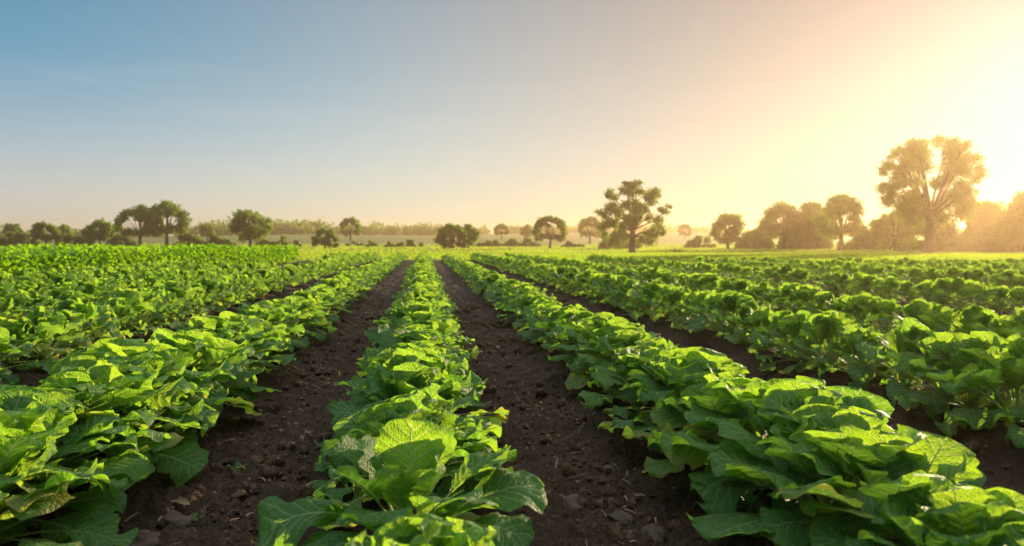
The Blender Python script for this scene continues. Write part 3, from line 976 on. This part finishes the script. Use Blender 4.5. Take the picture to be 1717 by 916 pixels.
rgm = np.random.default_rng(9)
n = 190000
d = 18 * (230 / 18) ** rgm.random(n)
l = rgm.uniform(-.80, .80, n) * d
x, y = W(l, d)
keep = (y > field_end(x) + .7) & ((x > block_edge(y)) | (y > 33))
x, y, d = x[keep], y[keep], d[keep]; n = len(x)
z = ground_base(x, y)
sc_ = np.clip(d / 60, .45, 2.6)
v, q, t_ = blades(n, np.stack([x, y, z - .01], 1), .16 * sc_ ** .5, .035 * sc_, rgm)
inf = np.zeros((len(v), 4)); inf[:, 0] = np.repeat(rgm.random(n), 5); inf[:, 3] = 1
tag(link('meadow_grass', np_mesh('meadow_grass', v, q, t_, M_GRASS, None, inf, smooth=False)), 'sunlit meadow grass between the crop field and the trees', 'grass', kind='stuff')

# ------------------------------------------------------------------ taller crop block beyond the rows on the left
n = 160000
y = rgm.uniform(5, 33, n)
x = block_edge(y) - 34 * rgm.random(n) ** 2.0
zt = rgm.random(n) ** .6
hgt = .64 + .10 * np.sin(x * 1.3) * np.sin(y * .7) + rgm.normal(0, .04, n)
p = np.stack([x, y, ground_base(x, y) + zt * hgt], 1)
a = rgm.normal(size=(n, 3)); a[:, 2] = np.abs(a[:, 2]) * .7; a /= np.linalg.norm(a, axis=1, keepdims=True)
b = np.cross(a, rgm.normal(size=(n, 3))); b /= np.linalg.norm(b, axis=1, keepdims=True)
s = rgm.uniform(.04, .075, n)[:, None]
v = np.stack([p - a * s, p + b * s * .5, p + a * s, p - b * s * .5], 1).reshape(-1, 3)
inf = np.zeros((n * 4, 4)); inf[:, 0] = np.repeat(rgm.random(n), 4); inf[:, 3] = 1
tag(link('tall_crop', np_mesh('tall_crop', v, np.arange(n * 4).reshape(-1, 4), None, M_TALL, None, inf, smooth=False)),
    'block of taller dense green crop bordering the rows on the left', 'crop', kind='stuff')

# ------------------------------------------------------------------ haze
def build_haze():
    x0, x1, y0, y1, z0, z1 = -800, 800, -790, 800, -2.0, 15.6
    v = [(x, y, z) for z in (z0, z1) for y in (y0, y1) for x in (x0, x1)]
    q = [(0, 2, 3, 1), (4, 5, 7, 6), (0, 1, 5, 4), (2, 6, 7, 3), (0, 4, 6, 2), (1, 3, 7, 5)]
    m = bpy.data.materials.new('haze'); m.use_nodes = True
    nt = m.node_tree; nt.nodes.clear()
    out = nt.nodes.new('ShaderNodeOutputMaterial'); pv = nt.nodes.new('ShaderNodeVolumePrincipled')
    pv.inputs['Color'].default_value = (.99, .71, .43, 1)
    pv.inputs['Density'].default_value = HAZE
    pv.inputs['Anisotropy'].default_value = .70
    nt.links.new(pv.outputs[0], out.inputs['Volume'])
    o = link('haze', np_mesh('haze', v, q, None, m, smooth=False))
    tag(o, 'warm evening haze lying over the fields', 'haze', kind='stuff')


HAZE = .00068
build_haze()

# ------------------------------------------------------------------ sky, sun, camera
w = bpy.data.worlds.new('World'); SC.world = w; w.use_nodes = True
t = NT(w.node_tree); w.node_tree.nodes.clear()
out = t.n('ShaderNodeOutputWorld')
sky = t.n('ShaderNodeTexSky', sky_type='NISHITA', sun_disc=False)
sky.sun_elevation = SUN_EL; sky.sun_rotation = SUN_AZ
sky.air_density = 1.0; sky.dust_density = 0.0; sky.ozone_density = 1.5; sky.altitude = 50
bg = t.n('ShaderNodeBackground'); bg.inputs[1].default_value = .074
# clear evening sky plus the warm dust of the horizon and round the sun (by direction in the world)
gen = t.n('ShaderNodeTexCoord')
nrm = t.n('ShaderNodeVectorMath', operation='NORMALIZE'); t.set(nrm.inputs[0], gen.outputs['Generated'])
sp = t.n('ShaderNodeSeparateXYZ'); t.set(sp.inputs[0], nrm.outputs[0])
el = t.m('MAXIMUM', t.m('MULTIPLY', t.m('ARCSINE', sp.outputs[2]), 180 / math.pi), 0)
dp = t.n('ShaderNodeVectorMath', operation='DOT_PRODUCT'); t.set(dp.inputs[0], nrm.outputs[0]); dp.inputs[1].default_value = SUNV
th = t.m('MULTIPLY', t.m('ARCCOSINE', dp.outputs['Value']), 180 / math.pi)


def layer(prev, val, scale, color):
    f = t.m('EXPONENT', t.m('MULTIPLY', val, -1.0 / scale))
    return t.mix(1.0, prev, t.mix(f, rgb(0, 0, 0), rgb(*[c * 10 for c in color])), 'ADD')


c = t.mix(1.0, sky.outputs[0], rgb(.20, .36, .50), 'MULTIPLY')
c = t.mix(t.ss(th, 50, 8, 0, .72), c, rgb(0, 0, 0))
c = layer(c, el, 5.0, (.10, .0, .02))
c = layer(c, el, 14.0, (.16, .05, .02))
c = layer(c, el, 40.0, (.03, .116, .055))
c = layer(c, th, 40.0, (.11, .0, .0))
c = layer(c, th, 70.0, (.05, .02, .0))
c = layer(c, th, 8.0, (.20, .17, .18))
c = layer(c, th, 15.0, (.0, .0, .05))
f = t.m('MULTIPLY', t.m('EXPONENT', t.m('MULTIPLY', el, -1 / 14.0)), t.m('SUBTRACT', 1.0, t.m('EXPONENT', t.m('MULTIPLY', el, -1 / 5.0))))
f = t.m('MULTIPLY', f, t.m('EXPONENT', t.m('MULTIPLY', th, -1 / 40.0)))
c = t.mix(1.0, c, t.mix(f, rgb(0, 0, 0), rgb(6.4, 6.2, 4.4)), 'ADD')
away = t.ss(th, 30, 75)
c = t.mix(1.0, c, t.mix(away, rgb(0, 0, 0), rgb(0, .15, .9)), 'ADD')
c = t.mix(t.m('MULTIPLY', away, t.ss(el, 3, 14)), c, t.mix(1.0, c, rgb(.40, .84, .98), 'MULTIPLY'))
# unseen overhead brightness added to the sky to fill the shade
overhead_fill = t.ss(el, 28, 62)
c = t.mix(1.0, c, t.mix(overhead_fill, rgb(0, 0, 0), rgb(10.0, 10.3, 10.4)), 'ADD')
mp = t.n('ShaderNodeMapping'); t.set(mp.inputs[0], nrm.outputs[0]); mp.inputs['Scale'].default_value = (2.0, 2.0, 22.0); mp.inputs['Rotation'].default_value = (.06, .05, 0)
wisp = t.ss(t.noise(mp.outputs[0], 1.6, 6, .6, .8), .48, .80, 0, .30)
wisp = t.m('MULTIPLY', wisp, t.ss(el, 16, 3))
c = t.mix(wisp, c, rgb(5.4, 4.8, 4.3))
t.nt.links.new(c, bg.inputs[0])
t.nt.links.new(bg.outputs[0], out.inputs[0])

sl = bpy.data.lights.new('sun', 'SUN'); sl.energy = 5.0; sl.angle = R(.6); sl.color = (1.0, .77, .46)
so = bpy.data.objects.new('sun', sl); COL.objects.link(so)
so.rotation_euler = (-SUNV).to_track_quat('-Z', 'Y').to_euler()
so.location = SUNV * 60

cam = bpy.data.cameras.new('camera'); co = bpy.data.objects.new('camera', cam); COL.objects.link(co)
co.location = (CAMX, 0, H)
co.rotation_euler = (math.pi / 2 - PITCH, 0, -YAW)
cam.sensor_width = 36; cam.lens = FPX / 1717 * 36
cam.clip_start = .05; cam.clip_end = 3000
cam.dof.use_dof = True; cam.dof.focus_distance = 3.0; cam.dof.aperture_fstop = 27.26 / 7.0
SC.camera = co

SC.view_settings.view_transform = 'Standard'; SC.view_settings.look = 'None'
SC.view_settings.gamma = 1.0; SC.view_settings.use_curve_mapping = False
SC.view_settings.exposure = 1.08
SC.cycles.use_denoising = True
SC.cycles.max_bounces = 8; SC.cycles.transmission_bounces = 6; SC.cycles.diffuse_bounces = 4
SC.cycles.sample_clamp_indirect = 6.0
